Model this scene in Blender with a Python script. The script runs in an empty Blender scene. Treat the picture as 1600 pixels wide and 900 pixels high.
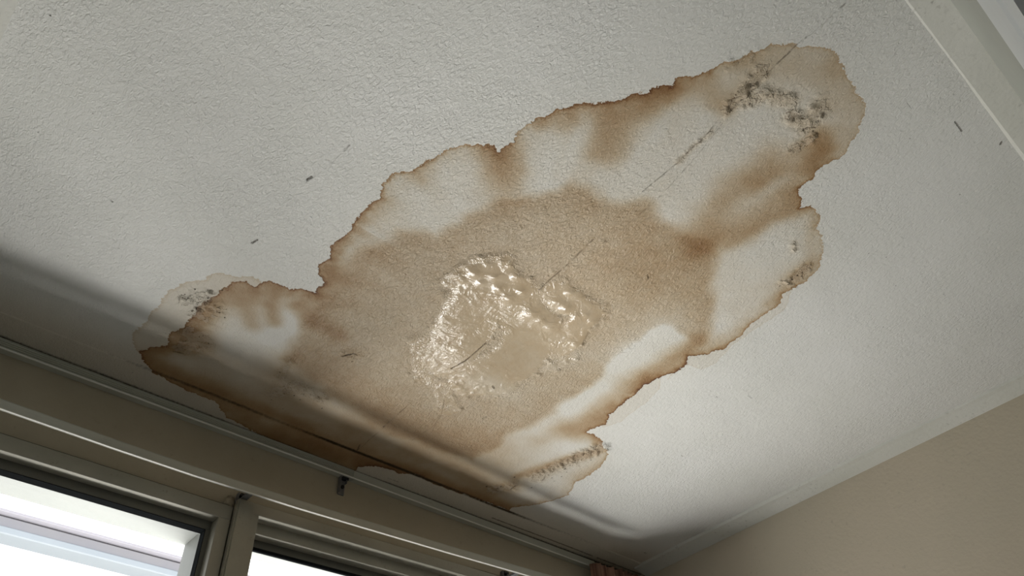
import bpy, bmesh, math, random
import numpy as np
from mathutils import Matrix, Vector

# ------------------------------------------------------------------ camera
K = 1.3          # metres per plan unit (camera to ceiling = 1 unit)
CZ = 1.2         # camera height
HC = CZ + K      # ceiling height 2.5 m
scn = bpy.context.scene
col = scn.collection
X = (0.74196192, 0.44174611, 0.5043341)
Y = (-0.66755443, 0.55650568, 0.49464382)
Z = (-0.06215781, -0.70367734, 0.7077956)
cam_d = bpy.data.cameras.new('camera'); cam = bpy.data.objects.new('camera', cam_d); col.objects.link(cam)
cam_d.sensor_width = 36; cam_d.lens = 1175.93 / 1600 * 36; cam_d.clip_start = 0.01
cam.matrix_world = Matrix(((X[0], -X[1], -X[2], 0), (Y[0], -Y[1], -Y[2], 0), (Z[0], -Z[1], -Z[2], CZ), (0, 0, 0, 1)))
scn.camera = cam
scn.view_settings.view_transform = 'Standard'; scn.view_settings.look = 'None'
scn.view_settings.gamma = 1; scn.view_settings.use_curve_mapping = False
scn.view_settings.exposure = 0.32

# ------------------------------------------------------------------ world and lights
w = bpy.data.worlds.new('overcast_sky'); scn.world = w; w.use_nodes = True
bg = w.node_tree.nodes['Background']; bg.inputs[0].default_value = (0.98, 0.99, 1.0, 1); bg.inputs[1].default_value = 2.0

def area(name, loc, target, sx, sy, power, color):
    l = bpy.data.lights.new(name, 'AREA'); l.shape = 'RECTANGLE'; l.size = sx; l.size_y = sy
    l.energy = power; l.color = color
    o = bpy.data.objects.new(name, l); col.objects.link(o); o.location = loc
    d = (Vector(target) - Vector(loc)).normalized()
    o.rotation_euler = d.to_track_quat('-Z', 'Y').to_euler(); return o
# daylight thrown up from the bright ground outside, through the windows
area('ground_daylight', (1.95, 3.32, 0.08), (1.25, 1.2, HC), 3.2, 0.62, 172, (1.0, 0.985, 0.965))
# paving right below the windows, seen steeply from inside
area('patio_daylight', (1.1, 2.62, -0.05), (1.1, 1.84, HC - .28), 3.4, 0.4, 90, (1.0, 0.985, 0.96))
# added soft fill light low in the room; no window stands there
area('room_fill', (0.9, 0.35, 0.25), (1.0, 0.6, HC), 2.0, 0.8, 1.5, (0.93, 0.97, 1.0))

# ------------------------------------------------------------------ stain survey, metres on the ceiling
MAIN = [(0.3296,1.6747),(0.3804,1.723),(0.4491,1.7415),(0.525,1.7504),(0.5811,1.7476),(0.6348,1.7894),(0.6933,1.7998),(0.7657,1.8097),(0.8281,1.8127),(0.8889,1.8099),(0.9634,1.8156),(1.0453,1.818),(1.0736,1.811),(1.0709,1.7857),(1.1121,1.7555),(1.1471,1.7434),(1.1989,1.7471),(1.2412,1.7162),(1.3118,1.7314),(1.3876,1.7303),(1.4929,1.7249),(1.5716,1.7204),(1.6454,1.721),(1.635,1.6962),(1.6815,1.6523),(1.7159,1.5959),(1.7381,1.5279),(1.7044,1.461),(1.7041,1.3925),(1.6975,1.3258),(1.6639,1.2719),(1.6244,1.2518),(1.5975,1.2321),(1.5428,1.2213),(1.5235,1.2272),(1.5207,1.2083),(1.5373,1.1625),(1.5103,1.1217),(1.5028,1.0484),(1.4894,0.9675),(1.4902,0.9226),(1.511,0.8742),(1.5071,0.8274),(1.4827,0.8012),(1.5163,0.7718),(1.5353,0.7163),(1.5295,0.661),(1.5136,0.6123),(1.5125,0.5631),(1.5054,0.5168),(1.4794,0.4957),(1.4881,0.4481),(1.4849,0.4108),(1.4714,0.3769),(1.4232,0.3402),(1.3829,0.3208),(1.3571,0.3188),(1.3364,0.2957),(1.3062,0.2838),(1.2849,0.2891),(1.2695,0.3064),(1.2507,0.291),(1.2153,0.2783),(1.2177,0.2469),(1.206,0.2123),(1.2192,0.1776),(1.2005,0.1359),(1.1726,0.096),(1.14,0.0703),(1.1067,0.0658),(1.0532,0.0607),(1.0067,0.0518),(0.9702,0.048),(0.9491,0.0659),(0.9248,0.083),(0.9078,0.0905),(0.8822,0.1121),(0.8612,0.1485),(0.8561,0.1716),(0.8316,0.2079),(0.8273,0.2308),(0.811,0.2604),(0.7871,0.284),(0.7995,0.3006),(0.7732,0.3227),(0.7614,0.3489),(0.7341,0.3957),(0.7107,0.419),(0.6785,0.4532),(0.6564,0.4942),(0.6429,0.5302),(0.6363,0.5668),(0.6457,0.5927),(0.6377,0.6074),(0.6389,0.6307),(0.6205,0.6256),(0.5963,0.6436),(0.5761,0.6603),(0.5558,0.6912),(0.5442,0.7252),(0.5367,0.75),(0.533,0.7782),(0.5185,0.7943),(0.5048,0.8183),(0.5027,0.8523),(0.5224,0.8803),(0.5125,0.9018),(0.5124,0.9406),(0.5194,0.9985),(0.5189,1.0182),(0.5176,1.0684),(0.529,1.097),(0.5248,1.1365),(0.5412,1.1575),(0.5662,1.1698),(0.5589,1.2029),(0.5692,1.2168),(0.554,1.2206),(0.5296,1.2262),(0.512,1.2429),(0.4733,1.2464),(0.4526,1.2629),(0.4439,1.2833),(0.4161,1.2865),(0.3952,1.3085),(0.3959,1.3349),(0.386,1.373),(0.376,1.4116),(0.3792,1.4721),(0.3763,1.5215),(0.3668,1.5651),(0.3782,1.6119),(0.3457,1.6433)]
OUTER = [(0.457,1.2648),(0.4284,1.2607),(0.3945,1.2824),(0.3635,1.2966),(0.3519,1.3111),(0.3368,1.3443),(0.3152,1.3775),(0.297,1.4188),(0.3002,1.4603),(0.2969,1.5023),(0.3016,1.5564),(0.291,1.6062),(0.297,1.6318),(0.3167,1.6596),(0.3382,1.6872),(0.4209,1.6687),(0.4191,1.4524),(0.4248,1.334),(0.4715,1.297)]
CREAM = [(1.4915,0.9071),(1.5368,0.9499),(1.5551,1.0243),(1.5584,1.0854),(1.5661,1.1285),(1.5418,1.1799),(1.4991,1.1584),(1.4782,1.0363)]
CREAM2 = [(1.4898,0.4758),(1.5357,0.5233),(1.5372,0.6002),(1.545,0.702),(1.5693,0.7724),(1.5611,0.8177),(1.5137,0.8258),(1.5017,0.8527),(1.5246,0.9183),(1.4612,0.7974),(1.5014,0.6346),(1.4722,0.5044)]
CORE = [(0.6011,1.2511),(0.6013,1.1665),(0.582,1.0751),(0.5914,1.0266),(0.605,0.9781),(0.6084,0.9362),(0.6417,0.9069),(0.6868,0.8925),(0.6859,0.8542),(0.6846,0.8008),(0.7099,0.7456),(0.7405,0.6979),(0.767,0.6627),(0.8001,0.6267),(0.8159,0.5894),(0.8607,0.5727),(0.9193,0.5658),(0.973,0.5337),(1.0367,0.5219),(1.0908,0.5193),(1.1621,0.5193),(1.2386,0.5228),(1.3094,0.5901),(1.3685,0.6249),(1.4376,0.6877),(1.4792,0.7498),(1.3279,0.7547),(1.3269,0.9355),(1.3671,1.0462),(1.3649,1.1996),(1.3469,1.376),(1.3438,1.5534),(1.0701,1.5826),(0.8198,1.537),(0.6264,1.4771),(0.6009,1.3397)]
RIMS = [(0.5493,1.1538,0.1052,1.5),(0.5151,0.957,0.111,1.0),(0.514,0.8129,0.0742,0.8),(0.5567,0.6945,0.0859,0.6),(0.6431,0.6334,0.0435,1.2),(0.6373,0.5679,0.042,0.1),(0.6612,0.4808,0.0612,1.0),(0.7294,0.4052,0.0677,1.4),(0.7712,0.3243,0.0598,1.2),(0.8132,0.2621,0.0526,0.9),(0.8653,0.1485,0.0893,0.35),(0.9924,0.0586,0.0781,0.25),(1.1462,0.0767,0.0994,0.3),(1.2085,0.1885,0.0617,0.2),(1.2232,0.2537,0.064,1.0),(1.2537,0.298,0.0496,1.5),(1.3306,0.2955,0.0684,0.35),(1.4288,0.3436,0.1091,0.3),(1.485,0.465,0.0781,0.6),(1.5139,0.562,0.1025,0.7),(1.5244,0.7146,0.1089,0.9),(1.5011,0.8181,0.056,1.9),(1.4916,0.9143,0.0924,1.7),(1.4973,1.0409,0.1088,1.6),(1.5277,1.1988,0.0773,1.0),(1.6556,1.2781,0.1101,0.45),(1.7315,1.512,0.1512,0.4),(1.6833,1.651,0.1241,0.7),(1.5614,1.712,0.1828,0.9),(1.3283,1.7291,0.1712,0.7),(1.0984,1.7564,0.1606,0.9),(0.8808,1.8073,0.2026,0.5),(0.5865,1.7509,0.1345,0.4),(0.4365,1.7408,0.1056,0.7),(0.3329,1.6785,0.0595,1.0),(0.3657,1.5843,0.0581,0.9),(0.3749,1.4294,0.0731,0.8),(0.3982,1.3142,0.0528,1.0),(0.4442,1.2777,0.0706,1.1),(0.533,1.2262,0.0718,1.2)]
ST = [([(0.6441,0.6285),(0.6748,0.6532)],0.0348,1.1),([(0.6862,0.6825),(0.7033,0.7125)],0.0394,0.35),([(0.7187,0.6778),(0.7397,0.7053)],0.0276,0.3),([(0.7446,0.4019),(0.7679,0.4498),(0.7975,0.4958)],0.03,0.8),([(0.7826,0.3423),(0.7971,0.406),(0.8295,0.4797)],0.027,0.55),([(0.806,0.3043),(0.8041,0.3523)],0.0241,0.7),([(0.8284,0.2583),(0.8158,0.2961)],0.0212,0.6),([(0.6907,0.4563),(0.6917,0.4936)],0.0191,0.6),([(0.6567,0.513),(0.657,0.532)],0.0138,0.4),([(1.106,0.2837),(1.1161,0.3754),(1.1307,0.4577),(1.1621,0.5193)],0.0399,0.85),([(1.1607,0.2065),(1.1536,0.2663),(1.1387,0.3228)],0.0243,0.6),([(1.2297,0.2826),(1.2197,0.3613),(1.2056,0.4588),(1.1904,0.5222)],0.0357,0.9),([(1.2642,0.3132),(1.2369,0.4085),(1.2388,0.4832)],0.0167,0.5),([(1.1302,0.1797),(1.1698,0.1885),(1.1935,0.2269)],0.0207,1.0),([(1.0293,0.0808),(1.1151,0.1026),(1.1787,0.1706)],0.0336,0.35),([(0.8764,0.1563),(0.9578,0.1229),(0.9947,0.0742)],0.0387,0.35),([(0.865,0.2549),(0.9204,0.2649)],0.0242,0.35),([(0.8987,0.2175),(0.8882,0.2727)],0.0188,0.3),([(0.5555,1.2756),(0.6133,1.2941),(0.6912,1.3058)],0.024,1.1),([(0.5682,1.2066),(0.578,1.1578),(0.5497,1.127)],0.0289,0.9),([(0.4863,1.2633),(0.5019,1.315),(0.5399,1.3576)],0.0197,1.1),([(0.4487,1.3013),(0.4599,1.3624),(0.4994,1.4042)],0.0214,0.85),([(0.4082,1.3334),(0.3985,1.4109),(0.3935,1.5021),(0.3901,1.5653)],0.0285,0.8),([(0.3289,1.669),(0.3742,1.6402),(0.4185,1.59)],0.0197,1.2),([(0.3535,1.6881),(0.4946,1.7135),(0.6832,1.715),(0.8441,1.7107)],0.0241,0.8),([(0.4162,1.5145),(0.4503,1.5496)],0.0308,0.7),([(0.6672,1.5815),(0.6393,1.4671),(0.7505,1.5896)],0.0521,0.35),([(0.7889,1.4885),(0.9842,1.5261),(1.2131,1.5181),(1.4417,1.4813)],0.0879,0.25),([(0.473,1.5958),(0.6401,1.5674)],0.0406,0.3),([(0.5449,1.0792),(0.5554,1.1224)],0.0271,0.6),([(0.5253,0.9722),(0.5349,1.0247)],0.0225,0.4),([(0.54,0.7809),(0.5602,0.7965)],0.0178,0.3),([(1.0913,0.6675),(1.1874,0.6176)],0.0992,0.3),([(0.8973,0.5999),(0.8386,0.602)],0.0402,0.2),([(0.6243,1.0155),(0.6248,1.1205)],0.0513,0.15),([(1.4503,0.7556),(1.4686,0.8259),(1.4658,0.9161)],0.0301,0.8),([(1.4587,0.9577),(1.467,1.0639),(1.4795,1.1529)],0.0371,0.7),([(1.519,1.1639),(1.4841,1.2107),(1.449,1.2578)],0.0355,0.8),([(1.1712,0.6858),(0.9897,0.5482)],0.0376,0.15),([(1.4493,1.3424),(1.5047,1.2582)],0.0368,0.5),([(1.0668,1.7796),(1.2272,1.7312)],0.032,0.8),([(0.8783,1.7671),(1.0468,1.7497),(1.1728,1.7246)],0.035,0.9),([(1.2714,1.7225),(1.4814,1.7179),(1.6113,1.7026)],0.0252,1.1),([(1.6173,1.2839),(1.5687,1.3786),(1.5222,1.5396)],0.0191,1.0),([(1.6763,1.4273),(1.6885,1.323)],0.0232,0.2),([(0.6771,1.7768),(0.84,1.7748)],0.028,0.5),([(1.5452,1.5963),(1.4895,1.6615),(1.4167,1.6406)],0.041,0.6),([(1.5781,1.2466),(1.5446,1.2284)],0.016,1.0),([(1.4455,0.4394),(1.4485,0.3953)],0.019,0.6),([(1.4854,0.4939),(1.493,0.5478)],0.0158,0.5),([(1.3247,0.3004),(1.3892,0.3492),(1.4363,0.3643)],0.0171,0.3),([(1.3269,0.9355),(1.3183,0.7467)],0.0526,-0.45),([(1.3246,0.8865),(1.3847,0.7578)],0.0344,-0.3),([(1.4813,1.3186),(1.5713,1.2956)],0.0369,-0.3),([(1.38,1.1882),(1.4035,1.0554)],0.0342,-0.25),([(0.5632,1.4304),(0.5765,1.3289),(0.541,1.2985)],0.0316,-0.25),([(0.9616,1.6227),(1.1564,1.6031),(1.4252,1.5865)],0.0832,0.5),([(0.7657,1.615),(0.9616,1.6227)],0.0547,0.45),([(0.5217,1.6583),(0.7111,1.6939)],0.0381,0.35),([(0.7043,1.4169),(0.8161,1.4676)],0.0539,0.25),([(0.9664,1.5009),(1.192,1.4916),(1.3613,1.4512)],0.0706,0.3),([(1.1409,1.6146),(1.3467,1.6204)],0.0415,0.45),([(0.5569,1.0193),(0.5672,1.087)],0.0133,-0.3),([(1.0741,1.3436),(1.0388,1.4462)],0.0463,-0.08),([(1.2188,1.2336),(1.1224,1.2333)],0.0469,-0.35),([(1.2116,1.0937),(1.243,1.0004)],0.0356,-0.15),([(0.7568,1.5667),(0.7767,1.5334)],0.0268,-0.3)]
SCAB = [([(0.9194,0.2562),(0.9205,0.2177),(0.9147,0.168)],0.0152,1),([(0.9375,0.2222),(0.9666,0.1885),(1.0196,0.1631)],0.0137,0.9),([(1.0456,0.1799),(1.0865,0.1754),(1.0737,0.1371)],0.0185,1),([(1.1265,0.1929),(1.1264,0.2243)],0.0119,0.9),([(1.4552,0.4457),(1.4517,0.4065)],0.0153,1),([(1.4456,0.4676),(1.4685,0.4637)],0.0115,0.8),([(1.3523,0.3789),(1.3765,0.3856)],0.0089,0.5),([(0.3418,1.4274),(0.3573,1.393)],0.0162,0.9),([(0.3785,1.3707),(0.3791,1.4548)],0.0125,1),([(0.404,1.524),(0.4392,1.5271),(0.4185,1.59)],0.0269,0.8),([(0.4102,1.4016),(0.4072,1.4618)],0.022,0.5),([(0.6393,1.4671),(0.6667,1.5471)],0.0185,0.5),([(0.6884,1.6188),(0.7283,1.5525),(0.792,1.5581)],0.0311,0.6),([(1.5733,1.5024),(1.5873,1.3974),(1.6123,1.2652)],0.0259,1),([(1.5068,1.6491),(1.5452,1.5963)],0.0294,0.7),([(0.7559,1.3605),(0.7712,1.3389)],0.0166,0.5),([(0.943,0.3145),(0.9478,0.4032)],0.0072,0.5),([(0.8491,0.1966),(0.8764,0.1563)],0.0156,0.4),([(1.0659,1.2766),(1.2598,1.2791)],0.0451,0.18)]
WET = [([(0.9692,1.2121),(0.9135,1.0644),(0.8632,0.9309),(0.9563,0.9418),(1.0886,0.9891),(1.123,1.1272),(1.0759,1.2332)],0.0722,1.0),([(0.7909,0.9883),(0.7986,0.9018),(0.8507,0.847)],0.0218,0.6),([(1.0284,0.8559),(1.1418,0.8547),(1.1778,0.9841)],0.0417,0.8),([(1.0237,1.3088),(1.1118,1.391)],0.0314,0.6),([(1.1508,1.2116),(1.0941,1.255)],0.059,0.8),([(0.8842,1.2123),(0.9717,1.3131)],0.037,0.6),([(1.1925,1.0736),(1.2152,1.0218)],0.0483,0.5)]
CRACK = [([(0.9136,-0.0153),(0.9158,0.0357),(0.9135,0.0942),(0.9229,0.1737),(0.9164,0.2304),(0.9258,0.2641),(0.9416,0.3217),(0.9504,0.4053),(0.9518,0.5096)],0.0024,0.55),([(0.9689,-0.0623),(0.9687,0.0306),(0.9692,0.0869)],0.0024,0.18),([(0.9449,0.2832),(0.9689,0.3647),(0.9808,0.43),(0.9935,0.5007),(0.997,0.6272),(0.9884,0.6719)],0.0021,0.35),([(0.9663,0.6695),(0.9779,0.7715),(0.9791,0.8166),(0.9823,0.8697)],0.0031,0.55),([(1.007,1.091),(1.0097,1.1807),(1.0012,1.2383)],0.0037,0.7),([(1.0098,1.4224),(1.0172,1.5729),(1.0213,1.7118)],0.0042,0.4),([(1.0761,1.3608),(1.1164,1.4265),(1.131,1.4755),(1.1241,1.5758)],0.0058,0.3),([(0.3962,0.807),(0.3908,0.8763),(0.3804,0.9331),(0.3714,0.9946),(0.3691,1.0571)],0.0025,0.25),([(0.3958,0.8133),(0.3947,0.8302)],0.0042,0.9),([(0.3789,0.9258),(0.3761,0.9387)],0.0044,0.9),([(0.379,1.1528),(0.3739,1.1692)],0.0041,0.8),([(0.3691,1.0571),(0.3605,1.1245),(0.3671,1.2092),(0.3605,1.2781)],0.0023,0.2),([(0.3627,1.2764),(0.3507,1.1491),(0.3673,1.0539)],0.0024,0.15),([(0.385,0.8914),(0.494,0.9012)],0.0014,0.2),([(1.3259,-0.0334),(1.3614,-0.0324)],0.0029,0.7),([(1.4624,-0.0722),(1.4578,-0.0769)],0.0039,0.8),([(0.0888,1.2404),(0.0955,1.2438)],0.0037,0.8),([(-0.0808,1.1651),(-0.0785,1.1651)],0.0026,0.5),([(-0.1453,0.9107),(-0.1429,0.9116)],0.0028,0.8),([(0.1555,1.3619),(0.1566,1.3611)],0.0029,0.6),([(1.1928,0.009),(1.2247,0.0113)],0.0021,0.3),([(1.3815,-0.0388),(1.4182,-0.0378)],0.0023,0.3),([(0.0629,0.9703),(0.0653,0.9701)],0.0019,0.5),([(0.7457,1.375),(0.7596,1.3511)],0.0052,0.9),([(0.7608,1.347),(0.7756,1.3453)],0.0041,0.7),([(0.5245,0.6135),(0.5273,0.613)],0.0014,0.2),([(1.1536,0.6665),(1.1682,0.677)],0.0037,0.7),([(1.1404,1.2268),(1.1509,1.2334)],0.0057,0.7),([(1.2235,1.3657),(1.2248,1.3528)],0.0074,0.4),([(1.5406,0.7529),(1.5457,0.7524)],0.0022,0.2),([(1.7716,0.8054),(1.79,0.807)],0.0049,0.5),([(2.1332,0.7282),(2.1381,0.7288)],0.004,0.4),([(1.8639,1.1334),(1.8704,1.1333)],0.0042,0.5),([(1.6993,0.8681),(1.7034,0.8689)],0.0032,0.5),([(2.2901,1.6573),(2.2985,1.658)],0.0092,0.7),([(0.9175,1.557),(0.9207,1.5585)],0.0024,0.2),([(0.5887,0.7346),(0.5907,0.735)],0.0022,0.5),([(0.6814,0.7574),(0.6825,0.7565)],0.0023,0.5),([(0.8856,1.3273),(0.8915,1.3296)],0.0032,0.3),([(0.3287,1.4316),(0.3294,1.4295)],0.0036,0.95),([(0.326,1.4157),(0.3267,1.4138)],0.0032,0.95),([(0.3318,1.4109),(0.3324,1.4094)],0.0026,0.95),([(0.3428,1.4246),(0.3436,1.4225)],0.0036,0.95),([(0.3424,1.4164),(0.3429,1.4149)],0.0026,0.95),([(0.3322,1.4216),(0.3327,1.4202)],0.0024,0.95),([(0.378,1.3887),(0.3791,1.3857)],0.0052,0.95),([(0.3698,1.4515),(0.3708,1.4488)],0.0046,0.95),([(0.371,1.4333),(0.3718,1.4311)],0.0038,0.95),([(0.3774,1.4396),(0.3781,1.4376)],0.0033,0.95),([(0.3738,1.4625),(0.3745,1.4606)],0.0033,0.95),([(0.3677,1.4159),(0.3683,1.4144)],0.0026,0.95),([(0.3716,1.4073),(0.3722,1.4056)],0.0029,0.95),([(0.3739,1.3693),(0.3744,1.3679)],0.0024,0.95),([(0.3854,1.3603),(0.386,1.3586)],0.0029,0.95),([(0.3919,1.3442),(0.3925,1.3426)],0.0029,0.95),([(0.3417,1.3785),(0.3423,1.377)],0.0025,0.95),([(0.3908,1.526),(0.3915,1.5238)],0.0038,0.95),([(0.3901,1.5174),(0.3908,1.5156)],0.0031,0.95),([(0.406,1.526),(0.4065,1.5244)],0.0028,0.95),([(0.4217,1.4162),(0.4224,1.4142)],0.0033,0.95),([(0.4307,1.3975),(0.4312,1.3959)],0.0027,0.95),([(0.4398,1.4251),(0.4403,1.4235)],0.0027,0.95),([(0.425,1.5203),(0.4256,1.5187)],0.0028,0.95),([(0.4455,1.5414),(0.4461,1.5396)],0.0032,0.95),([(0.4359,1.5148),(0.4365,1.5132)],0.0028,0.95),([(0.356,1.5681),(0.3566,1.5664)],0.0028,0.95),([(0.3466,1.5187),(0.3472,1.5171)],0.0027,0.95),([(0.4322,1.5207),(0.4326,1.5194)],0.0023,0.95),([(0.4541,1.5377),(0.4546,1.5363)],0.0025,0.95),([(0.3917,1.51),(0.3922,1.5086)],0.0024,0.95),([(1.5106,1.6329),(1.5111,1.6294)],0.0069,0.95),([(1.5144,1.5513),(1.5149,1.5486)],0.0052,0.95),([(1.4762,1.6474),(1.4766,1.645)],0.0047,0.95),([(1.5157,1.6187),(1.516,1.6165)],0.0042,0.95),([(1.6043,1.5645),(1.6046,1.5623)],0.0043,0.95),([(1.611,1.4139),(1.6114,1.4114)],0.0051,0.95),([(1.6137,1.393),(1.614,1.3907)],0.0046,0.95),([(1.6448,1.3282),(1.6451,1.3261)],0.0043,0.95),([(1.6383,1.4559),(1.6385,1.454)],0.0039,0.95),([(1.6388,1.4899),(1.6392,1.4875)],0.0047,0.95),([(1.618,1.4805),(1.6183,1.4784)],0.0042,0.95),([(1.6119,1.3249),(1.6122,1.3229)],0.004,0.95),([(1.53,1.5933),(1.5304,1.5913)],0.0039,0.95),([(1.5406,1.5611),(1.541,1.559)],0.0042,0.95),([(1.611,1.3669),(1.6112,1.365)],0.0038,0.95),([(1.6326,1.4263),(1.6328,1.4245)],0.0036,0.95),([(0.7779,1.3776),(0.7787,1.3751)],0.0045,0.95),([(0.7893,1.3553),(0.7899,1.3532)],0.0038,0.95),([(0.7549,1.6019),(0.7555,1.5996)],0.0041,0.95),([(0.8243,1.6015),(0.8249,1.5994)],0.0038,0.95),([(0.6879,1.609),(0.6884,1.6073)],0.0032,0.95),([(0.6942,1.6516),(0.6949,1.6494)],0.0041,0.95),([(0.6988,1.6664),(0.6994,1.6646)],0.0033,0.95),([(0.6963,1.5531),(0.6969,1.5509)],0.0039,0.95),([(0.6395,1.5243),(0.6401,1.5225)],0.0032,0.95),([(0.6528,1.5309),(0.6533,1.5293)],0.0029,0.95),([(0.7401,1.6689),(0.7406,1.6671)],0.0031,0.95),([(0.7335,1.5959),(0.734,1.5942)],0.003,0.95),([(0.6744,1.5418),(0.6749,1.5401)],0.0031,0.95),([(0.6926,1.6344),(0.6931,1.6326)],0.0032,0.95),([(0.6767,1.5962),(0.6772,1.5944)],0.0032,0.95),([(0.6913,1.5743),(0.6918,1.5726)],0.003,0.95),([(0.7857,1.6155),(0.7861,1.6139)],0.0029,0.95),([(0.7103,1.6726),(0.7108,1.6709)],0.0031,0.95),([(0.9312,0.266),(0.9318,0.2643)],0.0033,0.95),([(0.9298,0.2537),(0.9303,0.2523)],0.0028,0.95),([(0.9258,0.238),(0.9262,0.2367)],0.0025,0.95),([(0.9242,0.2243),(0.9246,0.2232)],0.0022,0.95),([(0.9505,0.2212),(0.9508,0.22)],0.0022,0.95),([(0.9396,0.288),(0.94,0.2869)],0.0023,0.95),([(0.9432,0.2988),(0.9435,0.2978)],0.0021,0.95),([(0.9546,0.2271),(0.9549,0.2262)],0.0019,0.95),([(1.0072,0.1738),(1.0076,0.1727)],0.0023,0.95),([(1.02,0.1669),(1.0203,0.1659)],0.002,0.95),([(1.0952,0.1587),(1.0956,0.1575)],0.0026,0.95),([(1.0907,0.1664),(1.091,0.1654)],0.0021,0.95),([(1.0732,0.183),(1.0735,0.1818)],0.0023,0.95),([(1.0879,0.1847),(1.0883,0.1836)],0.0021,0.95),([(1.1238,0.206),(1.1242,0.2048)],0.0024,0.95),([(1.1292,0.1952),(1.1295,0.1942)],0.0021,0.95),([(1.118,0.2211),(1.1183,0.2202)],0.0019,0.95),([(0.9908,0.1856),(0.9911,0.1847)],0.0017,0.95),([(1.0793,0.1366),(1.0796,0.1357)],0.0019,0.95),([(1.1107,0.1759),(1.111,0.1748)],0.0021,0.95),([(1.3546,0.3776),(1.3549,0.3762)],0.0029,0.95),([(1.4544,0.45),(1.4548,0.448)],0.0041,0.95),([(1.453,0.4341),(1.4534,0.4323)],0.0038,0.95),([(1.4549,0.4185),(1.4552,0.4169)],0.0034,0.95),([(1.4558,0.4657),(1.4562,0.4643)],0.0031,0.95),([(1.4501,0.4846),(1.4504,0.4833)],0.0026,0.95),([(0.4003,1.6199),(0.4246,1.6139)],0.0036,0.8),([(1.5526,1.6109),(1.5535,1.5803)],0.0059,0.8),([(1.0154,1.5703),(1.0124,1.5405)],0.0049,0.7),([(1.0202,1.717),(1.011,1.6895)],0.0052,0.7),([(0.9329,0.2582),(0.929,0.2161),(0.93,0.1786)],0.0036,0.8),([(1.0918,0.1911),(1.0927,0.1763),(1.1092,0.1666)],0.0029,0.7)]
LUMP = [(0.8186,0.9256,0.0161,0.005),(0.7893,0.957,0.0125,0.004),(0.8119,0.9607,0.009,0.003),(0.8685,0.8511,0.0124,0.004),(0.8463,0.8557,0.0088,0.003),(0.907,0.8686,0.0127,0.004),(0.8032,1.0287,0.013,0.004),(0.8153,1.0389,0.0075,0.003),(0.8648,0.9022,0.0108,0.003),(0.9425,0.9383,0.017,0.004),(1.0443,0.8722,0.0154,0.003),(1.0797,0.8737,0.0175,0.004),(1.1244,0.8836,0.0159,0.003),(1.1069,0.9126,0.016,0.003),(1.1353,0.8598,0.0119,0.003),(1.0978,0.9506,0.0202,0.004),(0.843,1.2124,0.0121,0.003),(0.9686,0.8059,0.0091,0.003),(0.9925,0.6635,0.0069,0.003),(1.0257,0.9461,0.0236,0.004),(1.0614,0.9483,0.0179,0.003),(0.9018,0.928,0.013,0.003),(0.9522,0.902,0.0112,0.003),(0.8535,0.9386,0.0109,0.0025),(0.7875,0.9238,0.0088,0.0025),(0.8194,0.8798,0.0088,0.0025),(1.205,0.9629,0.0148,0.003),(1.1658,0.8663,0.0121,0.003),(1.0455,0.8281,0.0113,0.003)]

# ------------------------------------------------------------------ helpers
def link(me, name, mat, parent=None):
    o = bpy.data.objects.new(name, me); col.objects.link(o)
    if mat: me.materials.append(mat)
    if parent: o.parent = parent
    return o
def mesh_of(bm, name):
    bmesh.ops.recalc_face_normals(bm, faces=bm.faces)
    me = bpy.data.meshes.new(name); bm.to_mesh(me); bm.free(); return me
def obj(name, bm, mat, parent=None, smooth=False):
    me = mesh_of(bm, name)
    if smooth:
        for p in me.polygons: p.use_smooth = True
    return link(me, name, mat, parent)
def wp(x, y, z): return Vector((x * K, y * K, CZ + z * K))     # plan units -> world
def tag(o, label=None, cat=None, group=None, kind=None):
    if label: o['label'] = label
    if cat: o['category'] = cat
    if group: o['group'] = group
    if kind: o['kind'] = kind
    return o
def empty(name, loc=(0, 0, 0)):
    o = bpy.data.objects.new(name, None); o.empty_display_size = .05; col.objects.link(o); o.location = loc; return o
def box(bm, x0, x1, y0, y1, z0, z1, bev=0, tilt=0, xt=0, seg=1):
    """box in plan units; tilt raises z along x from xt"""
    vs = []
    for z in (z0, z1):
        for (x, y) in ((x0, y0), (x1, y0), (x1, y1), (x0, y1)):
            vs.append(bm.verts.new(wp(x, y, z + tilt * (x - xt))))
    fs = [bm.faces.new([vs[i] for i in f]) for f in ((0, 3, 2, 1), (4, 5, 6, 7), (0, 1, 5, 4), (1, 2, 6, 5), (2, 3, 7, 6), (3, 0, 4, 7))]
    if bev:
        es = list({e for f in fs for e in f.edges})
        bmesh.ops.bevel(bm, geom=es, offset=bev, segments=seg, affect='EDGES', clamp_overlap=True)
def extrude_profile(bm, prof, path):
    """prof: list of (y,z) offsets in plan units, path: list of (x, dy, dz)"""
    rings = [[bm.verts.new(wp(x, y + dy, z + dz)) for (y, z) in prof] for (x, dy, dz) in path]
    n = len(prof)
    for a, b in zip(rings, rings[1:]):
        for i in range(n): bm.faces.new((a[i], a[(i + 1) % n], b[(i + 1) % n], b[i]))
    bm.faces.new(rings[0]); bm.faces.new(rings[-1][::-1])
def cyl(bm, c, r, depth, axis='Y', seg=14):
    m = Matrix.Translation(c)
    if axis == 'Y': m = m @ Matrix.Rotation(math.pi / 2, 4, 'X')
    if axis == 'X': m = m @ Matrix.Rotation(math.pi / 2, 4, 'Y')
    bmesh.ops.create_cone(bm, cap_ends=True, segments=seg, radius1=r, radius2=r, depth=depth, matrix=m)

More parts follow.
